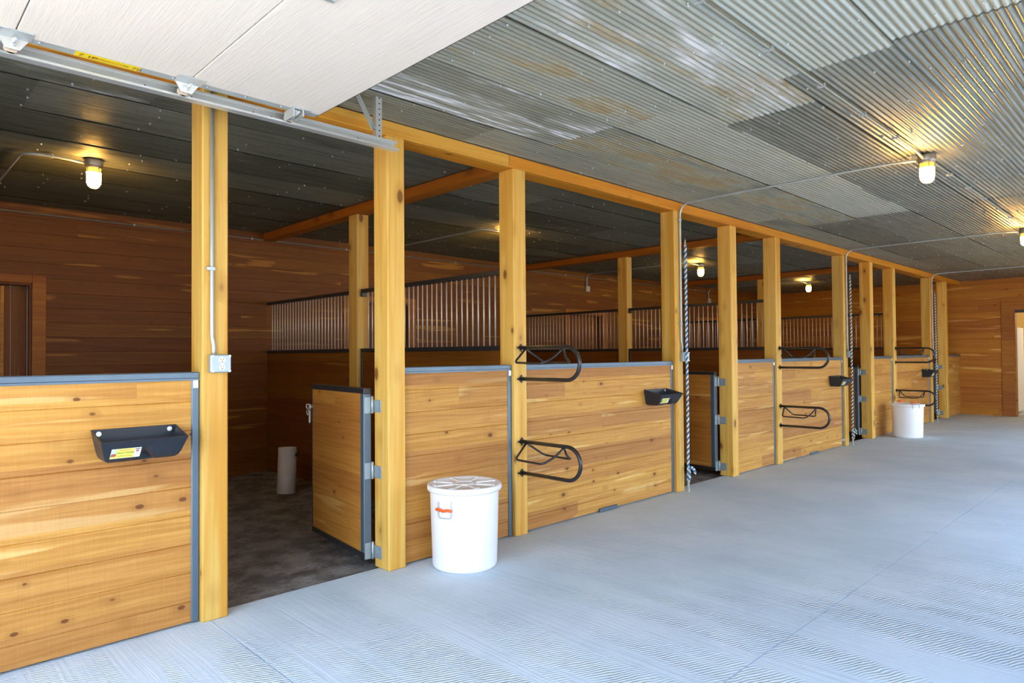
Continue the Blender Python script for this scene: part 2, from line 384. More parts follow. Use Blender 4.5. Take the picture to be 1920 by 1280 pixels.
# row k spans y from -.34-.53k-.53 to -.34-.53k ; seams along x with (tone, rust, white) for each sheet
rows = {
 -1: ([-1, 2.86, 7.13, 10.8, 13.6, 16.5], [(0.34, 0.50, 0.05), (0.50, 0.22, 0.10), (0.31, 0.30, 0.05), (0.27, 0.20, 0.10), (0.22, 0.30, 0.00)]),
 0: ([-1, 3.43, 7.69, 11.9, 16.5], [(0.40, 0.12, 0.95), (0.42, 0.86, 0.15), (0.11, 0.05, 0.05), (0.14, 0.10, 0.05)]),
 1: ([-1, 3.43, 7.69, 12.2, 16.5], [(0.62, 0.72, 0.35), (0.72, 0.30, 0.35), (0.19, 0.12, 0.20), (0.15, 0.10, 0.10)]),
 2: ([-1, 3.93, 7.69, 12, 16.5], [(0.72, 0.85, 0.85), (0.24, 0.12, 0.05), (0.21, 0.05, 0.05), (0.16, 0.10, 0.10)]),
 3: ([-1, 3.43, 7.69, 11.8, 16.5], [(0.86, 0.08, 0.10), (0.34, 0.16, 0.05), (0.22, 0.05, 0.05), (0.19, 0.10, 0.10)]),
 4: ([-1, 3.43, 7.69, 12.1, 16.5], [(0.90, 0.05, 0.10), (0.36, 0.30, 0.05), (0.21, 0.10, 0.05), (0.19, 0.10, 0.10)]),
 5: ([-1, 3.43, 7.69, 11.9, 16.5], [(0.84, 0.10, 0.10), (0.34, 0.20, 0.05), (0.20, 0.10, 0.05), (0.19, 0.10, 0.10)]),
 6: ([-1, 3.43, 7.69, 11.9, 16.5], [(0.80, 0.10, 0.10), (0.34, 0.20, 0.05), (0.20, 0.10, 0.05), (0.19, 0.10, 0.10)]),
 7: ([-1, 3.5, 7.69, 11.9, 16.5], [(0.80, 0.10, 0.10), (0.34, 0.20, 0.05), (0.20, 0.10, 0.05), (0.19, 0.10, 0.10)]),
 -2: ([-1., 1.176, 4.9, 9.2, 13.4, 16.5], [(0.21, 0.13, 0.98), (0.17, 0.45, 0.13), (0.14, 0.26, 0.45), (0.13, 0.39, 0.26), (0.10, 0.26, 0.13)]),  # stall-side rows from here: sheet tone lowered further to carry the stalls' shade
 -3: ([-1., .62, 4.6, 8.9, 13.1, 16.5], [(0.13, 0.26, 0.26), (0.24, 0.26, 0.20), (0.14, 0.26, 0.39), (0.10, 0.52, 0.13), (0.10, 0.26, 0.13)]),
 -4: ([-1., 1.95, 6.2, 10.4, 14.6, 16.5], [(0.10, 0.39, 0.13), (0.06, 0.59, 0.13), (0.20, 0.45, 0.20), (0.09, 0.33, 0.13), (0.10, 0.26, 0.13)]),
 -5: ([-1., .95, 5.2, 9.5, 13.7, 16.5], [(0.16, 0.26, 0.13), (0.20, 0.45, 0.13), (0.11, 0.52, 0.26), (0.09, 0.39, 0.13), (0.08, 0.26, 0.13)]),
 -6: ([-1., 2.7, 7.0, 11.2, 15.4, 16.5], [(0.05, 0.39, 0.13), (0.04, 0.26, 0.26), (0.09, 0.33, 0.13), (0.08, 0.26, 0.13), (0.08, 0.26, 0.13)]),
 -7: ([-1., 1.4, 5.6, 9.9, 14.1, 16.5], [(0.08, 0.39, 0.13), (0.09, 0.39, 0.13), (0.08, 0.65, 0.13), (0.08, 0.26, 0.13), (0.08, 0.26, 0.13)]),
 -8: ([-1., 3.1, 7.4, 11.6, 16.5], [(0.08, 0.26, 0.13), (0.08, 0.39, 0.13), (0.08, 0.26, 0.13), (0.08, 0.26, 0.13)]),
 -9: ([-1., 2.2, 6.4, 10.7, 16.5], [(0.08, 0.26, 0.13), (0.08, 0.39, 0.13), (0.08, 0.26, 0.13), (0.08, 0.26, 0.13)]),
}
mb = MB(); att = []; NS = 8
for k, (xs, cols) in rows.items():
    y1 = -.34 - ROWH * k; y0 = y1 - ROWH
    for i in range(len(xs) - 1):
        xa, xb = xs[i] - (.0 if i == 0 else .02), xs[i + 1] + .02
        nseg = max(2, int((xb - xa) / .9)); m = 17 * NS; vs = []
        dz = ((i + k) % 2) * .0035 + random.uniform(0, .0012); ph = random.uniform(0, .4)
        for a in range(nseg + 1):
            x = xa + (xb - xa) * a / nseg + 0
            jag = random.uniform(-.004, .004) if a in (0, nseg) else 0
            for b in range(m + 1):
                y = y0 + PIT * b / NS
                z = ZC + .0043 * math.sin(2 * PI * y / PIT + ph) - dz + .0045 * (b / m - .5) + .002 * math.sin(x * 2.2 + k)
                vs.append((x + jag, y, z))
        fs = [(a * (m + 1) + b, (a + 1) * (m + 1) + b, (a + 1) * (m + 1) + b + 1, a * (m + 1) + b + 1) for a in range(nseg) for b in range(m)]
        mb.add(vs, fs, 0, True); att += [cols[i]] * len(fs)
# screw heads in purlin lines
for k, (xs, cols) in rows.items():
    y1 = -.34 - ROWH * k
    px = -.6 + .2 * (k % 3)
    while px < 16.2:
        for q in (.04, .2, .36, .5):
            if random.random() < .75:
                cx, cy = px + random.uniform(-.04, .04), y1 - q + random.uniform(-.02, .02); r = .0065; z = ZC - .0085
                vs = [(cx + r * math.cos(2 * PI * u / 6), cy + r * math.sin(2 * PI * u / 6), z) for u in range(6)] + [(cx, cy, z - .006)] + [(cx + r * .8 * math.cos(2 * PI * u / 6), cy + r * .8 * math.sin(2 * PI * u / 6), z + .02) for u in range(6)]
                fs = [(u, (u + 1) % 6, 6) for u in range(6)] + [(u, (u + 1) % 6, 7 + (u + 1) % 6, 7 + u) for u in range(6)]
                mb.add(vs, fs, 1); att += [(1, 0, 0)] * len(fs)
        px += .61
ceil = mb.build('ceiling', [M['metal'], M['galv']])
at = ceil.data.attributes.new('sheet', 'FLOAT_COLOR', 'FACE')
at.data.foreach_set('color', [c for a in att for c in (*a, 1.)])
struct(ceil, 'ceiling of weathered corrugated metal sheets with rust and white streaks')
mb = MB(); mb.box(-1.1, 16.6, -4.4, 4.6, 2.80, 2.9); struct(mb.build('roof', M['roofing']))  # unseen slab added above the sheets to stop light leaking through

# ------------------------------------------------------------------ walls
DO = [(.22 + P * n, 1.13 + P * n) for n in range(4)]
mb = MB(); x = -.9
for (a, b) in DO:
    board_slab(mb, x, a, -.06, ZC + .02, YW, YW + .1, off=.03, g=.0022); board_slab(mb, a, b, 2.0, ZC + .02, YW, YW + .1, off=.03, g=.0022); x = b
board_slab(mb, x, XE + .1, -.06, ZC + .02, YW, YW + .1, off=.03, g=.0022)
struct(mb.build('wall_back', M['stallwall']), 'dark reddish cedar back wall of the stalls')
for n, (a, b) in enumerate(DO):
    d = empty('door_%d' % (n + 1), (a, YW, 0)); struct(d, 'closed timber back door in stall %s' % ('one', 'two', 'three', 'four')[n])
    w = b - a; q = .11
    m2 = MB(); m2.cbox(-q, 0, -.022, 0, -.03, 2.075, .003); m2.cbox(w, w + q, -.022, 0, -.03, 2.075, .003); m2.cbox(0, w, -.022, 0, 2.0, 2.075, .003)
    m2.build('casing', M['casing'], d)
    m2 = MB(); m2.box(0, .018, 0, .15, -.03, 2.0); m2.box(w - .018, w, 0, .15, -.03, 2.0); m2.box(.018, w - .018, 0, .15, 1.98, 2.0)
    m2.build('jamb', M['vboards'], d)
    m2 = MB()
    for u in range(7):
        m2.cbox(.018 + u * (w - .036) / 7, .018 + (u + 1) * (w - .036) / 7 - .002, .11, .14, -.03, 1.98, .004)
    m2.build('fixed_leaf', M['vboards'], d)
    m2 = MB()
    for u in range(5): m2.cbox(.02 + u * .132, .02 + (u + 1) * .132 - .002, .055, .085, -.03, 1.965, .004)
    m2.build('leaf', M['vboards'], d)
    m2 = MB(); m2.cbox(.68, .708, .04, .085, -.03, 1.965, .003); m2.build('leaf_edge', M['panel'], d)
# end wall, boards built along local X then turned
DY0, DY1 = .885, 3.25
mb = MB()
board_slab(mb, -4.3, DY0, 0, ZC + .02, 0, .12); board_slab(mb, DY0, DY1, 2.10, ZC + .02, 0, .12); board_slab(mb, DY1, 4.3, 0, ZC + .02, 0, .12)
struct(mb.build('wall_end', M['endwall'], None, (XE, 0, 0), (0, 0, -PI / 2)), 'warm timber end wall of the barn')
d = empty('door_5', (XE, 0, 0), -PI / 2); struct(d, 'wide open doorway in the end wall')
m2 = MB(); m2.cbox(.675, DY0, -.022, 0, 0, 2.27, .004); m2.cbox(DY1, DY1 + .2, -.022, 0, 0, 2.27, .004); m2.cbox(DY0, DY1, -.022, 0, 2.10, 2.27, .004)
m2.build('casing', M['casing'], d)
m2 = MB(); m2.box(DY0 - .005, DY0 + .018, -.03, .14, 0, 2.1); m2.box(DY1 - .018, DY1, -.03, .14, 0, 2.1); m2.build('jamb', M['casing'], d)
m2 = MB(); m2.box(DY0 + .018, DY1 - .018, .02, .10, 2.045, 2.10); m2.build('door_header', M['black'], d)
# closing wall of stall one and of the far room
mb = MB(); mb.box(-1.05, -.87, -.30, YW + .1, -.05, 2.8); mb.box(-1.05, -.87, -4.3, -3.84, 0, 2.8); mb.box(-1.05, -.87, -3.84, -.30, 2.46, 2.8); struct(mb.build('wall_front', M['stallwall']))
mb = MB(); mb.box(16.4, 20.1, -4.3, .6, -.15, 0); o = mb.build('floor_room', M['concrete']); struct(o)
mb = MB(); mb.box(20.0, 20.1, -4.3, .6, 0, 2.8); mb.box(16.4, 20.1, .5, .6, 0, 2.8); mb.box(16.4, 20.1, -4.4, -4.3, 0, 2.8); mb.box(16.4, 20.1, -4.4, .6, 2.75, 2.8)
struct(mb.build('wall_room', M['roomwall']))
mb = MB(); mb.box(19.96, 20.0, -2.6, -.955, .45, 1.93)
tag(mb.build('wall_board', M['brightwall']), 'white board on the yellow wall seen through the end doorway', 'board')
mb = MB(); mb.cbox(16.93, 17.62, -.78, -.12, .02, 1.75, .012); r = empty('tall_cabinet', (0, 0, 0))
mb.build('cabinet_body', M['paleblue'], r); m2 = MB(); m2.cbox(16.95, 17.62, -.83, -.785, .05, 1.77, .01); m2.build('cabinet_door', M['white'], r)
tag(r, 'tall white cabinet standing just beyond the end doorway', 'cabinet')

# right side of the aisle, out of frame: wall with openings added and sized to light the aisle
mb = MB(); RW = -4.22; ops = RIGHT_OPS; x = -1.0
for (a, b, h0, h1) in ops:
    mb.box(x, a, RW - .1, RW, 0, 2.8)
    if h0 > 0: mb.box(a, b, RW - .1, RW, 0, h0)
    mb.box(a, b, RW - .1, RW, h1, 2.8); x = b
mb.box(x, XE + .1, RW - .1, RW, 0, 2.8)
struct(mb.build('wall_right', M['endwall']))
# ------------------------------------------------------------------ posts and beams
def post(x, y, label, h=ZB):
    m = MB(); m.cbox(0, PW, 0, PD, 0, h, .007)
    return tag(m.build('support_post', M['post'], None, (x, y, 0)), label, 'post', 'timber posts along the stall fronts')
pl = ['yellow pine post with an outlet box, nearest post to the camera', 'square pine post with the nearest gate hinged on it', 'pine post with two saddle racks, right of the near white bucket',
      'pine post with a rope and outlet box, left of the second gate opening', 'pine post with the second gate hinged on it', 'middle pine post of the three that carry saddle racks',
      'pine post with a rope, left of the third gate opening', 'pine post with the third gate hinged on it, left of the far white bucket', 'pine post with two saddle racks, just behind the far white bucket',
      'pine post with the farthest hanging rope', 'last pine post before the end wall']
xs = []
for n in range(4):
    for q in (XA, XB, XC):
        if n == 3 and q == XC: continue
        xs.append(q + P * n)
posts = [post(x, 0, l) for x, l in zip(xs, pl)]
ml = ['pine post in the middle of the first stall divider', 'pine post in the middle of the second stall divider', 'pine post in the middle of the third stall divider']
for n in range(3):
    o = post(XC + P * n, 2.12, ml[n]); o.location.z = -.03; o.scale.z = (ZB + .03) / ZB; o['group'] = 'timber posts inside the stall dividers'
h = empty('header_beam', (0, 0, 0)); tag(h, 'long orange timber beam above the stall fronts', 'beam')
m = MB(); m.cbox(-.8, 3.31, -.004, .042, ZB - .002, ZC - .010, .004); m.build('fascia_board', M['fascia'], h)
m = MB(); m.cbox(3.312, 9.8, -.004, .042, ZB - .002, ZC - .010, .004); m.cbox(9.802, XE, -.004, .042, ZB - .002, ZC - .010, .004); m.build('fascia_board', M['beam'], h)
m = MB(); m.cbox(-.8, XE, .043, .18, ZB, ZC - .010, .004); m.build('beam_core', M['beam'], h)
for n in range(3):
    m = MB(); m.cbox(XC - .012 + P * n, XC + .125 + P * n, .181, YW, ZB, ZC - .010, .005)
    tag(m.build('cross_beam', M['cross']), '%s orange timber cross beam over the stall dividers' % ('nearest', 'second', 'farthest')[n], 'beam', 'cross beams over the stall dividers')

# ------------------------------------------------------------------ low stall walls
def half_wall(x0, x1, label, foot=None, chan=True):
    r = empty('low_wall', (x0, 0, 0)); L = x1 - x0; e = .038 if chan else 0
    m = MB(); board_slab(m, 0, L - e, .012, 1.196, .036, .085, off=.03); m.build('board_panel', M['panel'], r)
    m = MB(); m.cbox(0, L, .028, .093, 1.194, 1.228, .004); m.box(0, L, .028, .032, 1.188, 1.2); m.build('top_rail', M['rail'], r)
    if chan:
        m = MB(); m.cbox(L - .038, L - .001, .029, .092, .006, 1.193, .004); m.build('end_channel', M['rail'], r)
        m = MB(); m.cbox(L - .032, L - .008, .024, .029, 1.15, 1.188, .002); m.build('edge_tab', M['white'] if x0 < 0 else M['galv'], r)
    if foot:
        m = MB(); m.cbox(foot - x0, foot - x0 + .24, .018, .040, .004, .032, .003); m.build('foot_clip', M['rail'], r)
    return tag(r, label, 'stall wall', 'low pine walls along the stall fronts')
half_wall(-.8, XA - .001, 'low pine stall wall at the left edge, holding the nearest black feeder')
half_wall(XB + PW + .001, XC - .001, 'narrow low pine wall behind the near white bucket')
half_wall(XC + PW + .001, XA + P - .001, 'wide low pine wall right of the nearest saddle racks, with the second feeder', 4.34)
half_wall(XB + PW + P + .001, XC + P - .001, 'narrow low pine wall right of the second gate')
half_wall(XC + PW + P + .001, XA + 2 * P - .001, 'wide low pine wall behind the middle pair of saddle racks', 4.34 + P)
half_wall(XB + PW + 2 * P + .001, XC + 2 * P - .001, 'narrow low pine wall left of the far white bucket')
half_wall(XC + PW + 2 * P + .001, XA + 3 * P - .001, 'wide low pine wall behind the farthest saddle racks')
half_wall(XB + PW + 3 * P + .001, XE - .001, 'narrow low pine wall against the end wall', None, False)

# ------------------------------------------------------------------ gates (built along local +X from the hinge edge, front face local +Y)
def make_gate():
    r = empty('stall_gate'); L, T = .865, .05
    m = MB(); board_slab(m, .048, L - .012, .085, 1.068, .004, T - .004, off=.02); m.build('board_panel', M['gate'], r)
    m = MB(); m.cbox(0, L, 0, T, 1.066, 1.100, .003); m.build('top_channel', M['black'], r)
    m = MB(); m.cbox(0, L, 0, T, .05, .088, .003); m.build('bottom_channel', M['black'], r)
    m = MB(); m.cbox(0, .05, 0, T, .089, 1.065, .003); m.build('hinge_stile', M['rail'], r)
    m = MB(); m.cbox(L - .014, L, 0, T, .089, 1.065, .003); m.build('latch_stile', M['black'], r)
    for z in (.99, .585, .095):
        hg = MB(); hg.cbox(-.005, 0, .006, T - .004, z - .045, z + .055, .001)
        for u in range(4): hg.cyl((-.008, .02, z - .035 + u * .026), (-.004, .02, z - .035 + u * .026), .004, 6)
        hg.box(-.005, .004, -.005, 0, z - .045, z + .055)
        o = hg.build('hinge', M['zinc'], r)
        k = MB()
        k.cyl((-.012, -.002, z - .045), (-.012, -.002, z + .06), .008, 10)
        k.build('knuckle', M['galvdull'], o)
    m = MB(); z = .955                                            # latch with ring and snap hook
    m.tube(fillet([(L - .03, T + .02, z), (L + .045, T + .02, z), (L + .045, T + .02, z - .03), (L - .03, T + .02, z - .03), (L - .03, T + .02, z)], .012), .005, 8)
    m.tube([(L + .015 + .02 * math.cos(a * PI / 6), T + .02, z - .055 + .022 * math.sin(a * PI / 6)) for a in range(12)], .004, 6, closed=True)
    m.tube(fillet([(L - .02, T + .016, z - .03), (L - .024, T + .02, z - .13), (L - .006, T + .02, z - .13), (L, T + .016, z - .05)], .01), .0035, 6)
    m.cyl((L - .02, T, z - .015), (L - .02, T + .026, z - .015), .012, 10)
    m.build('latch', M['galv'], r)
    return r
gl = ['nearest open pine gate with three hinges, left of the near bucket', 'second open pine gate, seen between the rope post and the next post', 'third open pine gate, deep behind the third rope post', 'farthest open pine gate beside the last post']
g0 = None
for n in range(4):
    ang = PI / 2 - math.radians(6.6)
    loc = (2.268 + P * n, .168, 0)
    # local X -> gate direction ; local +Y must point to -x side flipped: mirror by placing T towards +x
    if g0 is None: g0 = make_gate(); g = g0
    else: g = copy_tree(g0)
    g.location = loc; g.rotation_euler = (0, 0, ang)
    tag(g, gl[n], 'gate', 'open stall gates')
# hinge leaves screwed to the posts
m = MB(); m.cyl((-.06, .03, .085), (0, .03, .085), .008, 10); m.cyl((-.012, .03, .085), (0, .03, .085), .018, 12); m.build('gate_keeper', M['galv'], posts[6])
for n in range(4):
    pz = posts[1 + 3 * n]
    for z in (.99, .585, .095):
        m = MB(); M4 = Matrix.Translation((0, 0, 0))
        m.cbox(-.0045, 0, .075, PD + .006, z - .038, z + .038, .0015)
        for (yy, zz) in ((.095, .022), (.095, -.022), (.115, 0)): m.cyl((-.008, yy, z + zz), (-.003, yy, z + zz), .005, 8)
        m.build('hinge_plate', M['zinc'], pz)

# ------------------------------------------------------------------ stall dividers: boards below, barred grille above
def divider_section(y0, y1, x, label, first):
    r = empty('stall_divider', (x, y0, 0)); L = y1 - y0
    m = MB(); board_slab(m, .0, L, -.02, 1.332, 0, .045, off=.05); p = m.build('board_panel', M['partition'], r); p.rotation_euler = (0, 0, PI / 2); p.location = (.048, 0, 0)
    m = MB(); m.cbox(-.004, .052, 0, L, 1.332, 1.368, .003); m.build('sill_rail', M['black'], r)
    m = MB(); m.cbox(0, .048, 0, L, 1.896, 1.930, .003); m.build('top_rail', M['black'], r)
    e = L - .03 if first else 0
    m = MB(); m.cbox(-.004, .052, e, e + .03, -.02, 1.331, .003); m.build('end_channel', M['black'], r)
    m = MB(); yb = (L - .03) if first else 0; m.cbox(-.003, .051, yb, yb + .03, 1.86, 1.896, .002); m.build('rail_bracket', M['black'], r)
    nb = int((L - .04) / .065)
    bar = MB(); bar.cyl((.024, 0, 1.366), (.024, 0, 1.898), .0056, 8)
    b0 = bar.build('bar', M['bar'], r); b0.location = (0, .04, 0)
    for k in range(1, nb):
        b = b0.copy(); COL.objects.link(b); b.parent = r; b.location = (0, .04 + k * .065, 0)
    return tag(r, label, 'stall divider', 'barred dividers between the stalls')
nm = ['first', 'second', 'third']
for n in range(3):
    x = XC + .034 + P * n
    divider_section(PD + .002, 2.118, x, 'aisle half of the %s stall divider, dark boards with a barred grille above' % nm[n], True)
    divider_section(2.12 + PD + .002, YW - .001, x, 'back half of the %s stall divider, dark boards with a barred grille above' % nm[n], False)

# ------------------------------------------------------------------ saddle racks
def make_rack():
    r = empty('saddle_rack'); zt, zb = .225, 0.; R = (zt - zb) / 2; yc = -.44
    pts = [(0, 0, zt), (0, yc, zt)] + [(0, yc - R * math.sin(a * PI / 14), zb + R + R * math.cos(a * PI / 14)) for a in range(1, 14)] + [(0, yc, zb), (0, 0, zb)]
    m = MB(); m.tube(pts, .0135, 12); m.build('pipe_frame', M['rack'], r)
    for z in (zt, zb):
        m = MB()
        Mx = Matrix.Translation((0, 0, z)) @ Matrix.Rotation(PI / 4, 4, 'Y')
        m.cbox(-.022, .022, -.010, 0, -.022, .022, .004, 0, Mx); m.cyl((-.034, 0, z), (-.034, -.012, z), .007, 6); m.build('mounting_plate', M['rack'], r)
    for s in (-1, 1):
        m = MB(); z1 = zt - .010
        m.tube(fillet([(s * .004, -.05, z1), (s * .148, -.085, zt - .105), (s * .148, -.345, zt - .110), (s * .06, -.375, zt - .07), (s * .004, -.405, z1)], .035, 7), .0076, 8)
        m.build('saddle_loop', M['rack'], r)
    return r
rk = [(0, 'upper saddle rack on the post nearest the camera that carries racks', 1.125), (0, 'lower saddle rack right of the near white bucket', .45),
      (1, 'upper saddle rack on the middle rack post', 1.125), (1, 'lower saddle rack on the middle rack post', .45),
      (2, 'upper saddle rack on the farthest rack post, beside the far feeder', 1.125), (2, 'lower saddle rack just above the far white bucket', .45)]
r0 = None
for n, l, z in rk:
    if r0 is None: r0 = make_rack(); r = r0
    else: r = copy_tree(r0)
    r.location = (XC + .064 + P * n, -.001, z); tag(r, 'black tube ' + l, 'saddle rack', 'black saddle racks')

# ------------------------------------------------------------------ feeders
def text_mesh(name, cu):
    o = bpy.data.objects.new(name, cu); me = bpy.data.meshes.new_from_object(o); bpy.data.objects.remove(o)
    me.name = name; return bpy.data.objects.new(name, me)
def make_feeder():
    r = empty('feeder'); n = 40
    def shell(o):
        lev = []
        for k in range(7):
            t = k / 6; tt = [0, .04, .12, .3, .55, .8, 1][k]; inset = [.03, .012, .004, 0, 0, 0, 0][k]
            hw = .150 + .028 * tt - o - inset; yf = -(.128 + .057 * tt) + o + inset; yb = -.001 - o
            ring = []
            per = [(-hw, yb)] + [(-hw, yb + (yf - yb) * q / 5) for q in range(1, 5)] + [(-hw + 2 * hw * q / 24, yf) for q in range(25)] + [(hw, yf + (yb - yf) * q / 5) for q in range(1, 6)] + [(hw - 2 * hw * q / 12, yb) for q in range(1, 12)]
            for (x, y) in per:
                z = tt * (.10 + .042 * (1 + y / .185)) + (o if k < 3 else 0)
                z += .045 * math.exp(-((x - .006) / .028) ** 2) * (1 - tt) ** 2 * (1 if y < -.02 else .5)
                ring.append((x, y, z))
            lev.append(ring)
        return lev
    A, B = shell(0), shell(.006); N = len(A[0]); m = MB()
    def loft(L, flip):
        vs = sum(L, []); fs = []
        for k in range(len(L) - 1):
            for i in range(N): fs.append((k * N + i, k * N + (i + 1) % N, (k + 1) * N + (i + 1) % N, (k + 1) * N + i))
        fs.append(tuple(range(N)))
        m.add(vs, fs, 0, False)
    loft(A, 0); a0 = len(m.v) - N; loft(B, 1); b0 = len(m.v) - N
    for i in range(N): m.f.append([a0 + i, a0 + (i + 1) % N, b0 + (i + 1) % N, b0 + i]); m.mi.append(0); m.sm.append(False)
    m.build('tub', M['rubber'], r)
    for s in (-1, 1):
        m = MB(); m.cyl((s * .148, -.007, .122), (s * .148, -.012, .122), .011, 14); m.cyl((s * .148, -.011, .122), (s * .148, -.015, .122), .005, 6); m.build('bolt', M['galv'], r)
    # printed label on the front face
    F = lambda x, z: (x, -(.128 + .057 * z / .106) - .0012, z)
    lb = MB(); x0, x1, z0, z1 = -.136, -.018, .022, .066; sl = .004
    q = lambda a, b, c, d, mi, o=0.: lb.add([(F(a, c)[0], F(a, c)[1] - o, c), (F(b, c)[0], F(b, c)[1] - o, c), (F(b, d)[0] + sl, F(b, d)[1] - o, d), (F(a, d)[0] + sl, F(a, d)[1] - o, d)], [(0, 1, 2, 3)], mi)
    q(x0, x1, z0, z1, 0); q(x0 + .001, x1 - .026, z0 + .001, z1 - .001, 1, .0004)
    q(x0 + .001, x0 + .020, z0 + .022, z1 - .002, 2, .0008); q(x0 + .001, x0 + .021, z0 + .009, z0 + .022, 3, .0008); q(x0 + .005, x0 + .017, z0 + .011, z0 + .019, 4, .0012)
    q(x1 - .023, x1 - .003, z1 - .008, z1 - .004, 5, .0008); q(x1 - .019, x1 - .007, z1 - .019, z1 - .011, 4, .0008); q(x1 - .021, x1 - .005, z0 + .013, z0 + .019, 2, .0008)
    for u in range(9): q(x0 + .03 + u * .0062, x0 + .0335 + u * .0062, z0 + .008, z0 + .0115, 5 if u not in (4, 5) else 4, .0008)
    q(x0 + .034, x0 + .078, z1 - .009, z1 - .0065, 4, .0008)
    lo = lb.build('label', [M['labw'], M['laby'], M['labb'], M['labbr'], M['labr'], M['labg']], r)
    cu = bpy.data.curves.new('lettering', 'FONT'); cu.body = 'FENCE FEEDER'; cu.size = .0105; cu.extrude = .0001; cu.materials.append(M['labg'])
    tx = text_mesh('lettering', cu); COL.objects.link(tx); tx.parent = lo
    tx.location = (x0 + .025, F(0, z0 + .021)[1] - .0016, z0 + .021); tx.rotation_euler = (PI / 2 - math.atan(.057 / .106) * -1, 0, 0)
    return r
f0 = None
for n, l in enumerate(['nearest black fence feeder with a yellow label, on the leftmost low wall', 'second black fence feeder, beside the nearest hanging rope', 'third black fence feeder, beside the middle hanging rope', 'farthest black fence feeder, beside the last hanging rope']):
    if f0 is None: f0 = make_feeder(); f = f0
    else: f = copy_tree(f0)
    f.location = (.911 + 4.265 * n, .0355, .838); tag(f, l, 'feeder', 'black fence feeders')

# ------------------------------------------------------------------ buckets
def make_bucket(loc, rz, label, up):
    r = empty('bucket', loc, rz)
    m = MB(); m.lathe([(0, .004), (.17, .004), (.188, 0), (.195, .006), (.2, .02), (.214, .46), (.214, .475)], 56); m.build('body', M['white'], r)
    m = MB(); m.lathe([(.214, .470), (.226, .468), (.231, .475), (.2315, .498), (.226, .506), (.214, .506), (.209, .500), (.05, .500), (.04, .504), (0, .504)], 56)
    for k in range(8):
        a = k * PI / 4 + .2; Mx = Matrix.Rotation(a, 4, 'Z')
        m.cbox(.075, .185, -.013, .013, .497, .5065, .003, 0, Mx)
        m.cbox(.188, .206, -.016, .016, .499, .5085, .003, 0, Mx)
    m.lathe([(.068, .499), (.066, .507), (.052, .507), (.05, .499)], 24)
    m.build('lid', M['whitelid'], r)
    for s in ((0, 1) if up else (0,)):
        th = PI * s; hb = MB()
        if not up:
            def Q(a, z, o): rr = .2 + .014 * z / .46 + o; return (rr * math.cos(a), rr * math.sin(a), z)
            hb.tube(fillet([Q(-.2, .43, -.002), Q(-.2, .43, .014), Q(-.22, .33, .012), Q(.22, .33, .012), Q(.2, .43, .014), Q(.2, .43, -.002)], .02), .0032, 8)
            o = hb.build('handle', M['galv'], r)
            g = MB(); g.tube([Q(-.25 + .05 * k, .378 + .003 * math.sin(k), .016 + .002 * (k % 2)) for k in range(11)], [.008 + .002 * (k % 2) for k in range(11)], 10); g.build('grip', M['orange'], o)
            g = MB(); 
            for a in (-.2, .2):
                p = Q(a, .43, 0); g.tube([p, Q(a, .43, .016)], .009, 10)
            g.build('handle_boss', M['white'], r)
        else:
            hb.tube(fillet([(.226 * math.cos(th), -.05, .45), (.235 * math.cos(th), -.05, .53), (.17 * math.cos(th), -.05, .535), (.17 * math.cos(th), .05, .535), (.235 * math.cos(th), .05, .53), (.226 * math.cos(th), .05, .45)], .02), .004, 8)
            o = hb.build('handle', M['galv'], r)
            g = MB(); g.cyl((.17 * math.cos(th), -.045, .536), (.17 * math.cos(th), .045, .536), .012, 12); g.build('grip', M['orange'], o)
    return tag(r, label, 'bucket', 'white lidded buckets')
make_bucket((2.70, -.212, 0), math.radians(196), 'near white lidded bucket with an orange grip on its side', False)
make_bucket((11.40, -.31, 0), math.radians(225), 'far white lidded bucket with two orange grips on its lid', True)
m = MB(); m.lathe([(.088, 0), (.088, .44), (.082, .44), (.082, .02), (0, .02)], 32)
r = empty('feed_tube', (2.97, 2.8, -.03)); r.rotation_euler = (math.radians(-2), math.radians(3), 0)
m.build('pipe', M['tube'], r); m = MB(); m.cbox(.04, .085, -.09, -.06, .355, .385, .004); m.build('slot', M['darkslot'], r)
tag(r, 'short white plastic pipe standing on the dirt in the first stall', 'pipe')

# ------------------------------------------------------------------ lamps
def make_lamp():
    r = empty('jar_light')
    m = MB(); m.lathe([(0, .0), (.058, .0), (.060, -.012), (.060, -.040), (.054, -.052), (.047, -.055), (.047, -.060)], 28); m.build('base', M['lampbase'], r)
    m = MB(); m.lathe([(.044, -.058), (.045, -.092)], 28); m.build('jar_neck', M['collar'], r)
    m = MB(); m.lathe([(.0455, -.092), (.046, -.150), (.044, -.170), (.037, -.188), (.024, -.199), (.0, -.203)], 28); m.build('jar', M['globe'], r)
    c = MB()
    for k in range(4):
        a = k * PI / 2 + .5; ca, sa = math.cos(a), math.sin(a)
        c.tube([(x * ca, x * sa, z) for x, z in ((.050, -.055), (.050, -.150), (.048, -.172), (.040, -.192), (.025, -.204), (.004, -.209))], .0022, 6)
    for z, q in ((-.094, .050), (-.066, .050), (-.168, .0485)):
        c.tube([(q * math.cos(k * PI / 12), q * math.sin(k * PI / 12), z) for k in range(24)], .002, 6, closed=True)
    c.build('cage', M['lampbase'], r)
    return r
LL = [(1.195, 2.15, 'lit jar light on the dark ceiling of the first stall, upper left'), (5.43, 2.15, 'lit jar light in the second stall, hidden behind a rack post'), (9.67, 2.15, 'lit jar light in the third stall, right of the nearest rope'), (13.9, 2.14, 'lit jar light in the farthest stall'),
      (5.57, -2.06, 'lit jar light on the aisle ceiling, upper right'), (9.80, -2.02, 'second lit jar light of the aisle, at the right edge'), (14.05, -2.03, 'farthest lit jar light of the aisle')]
l0 = None
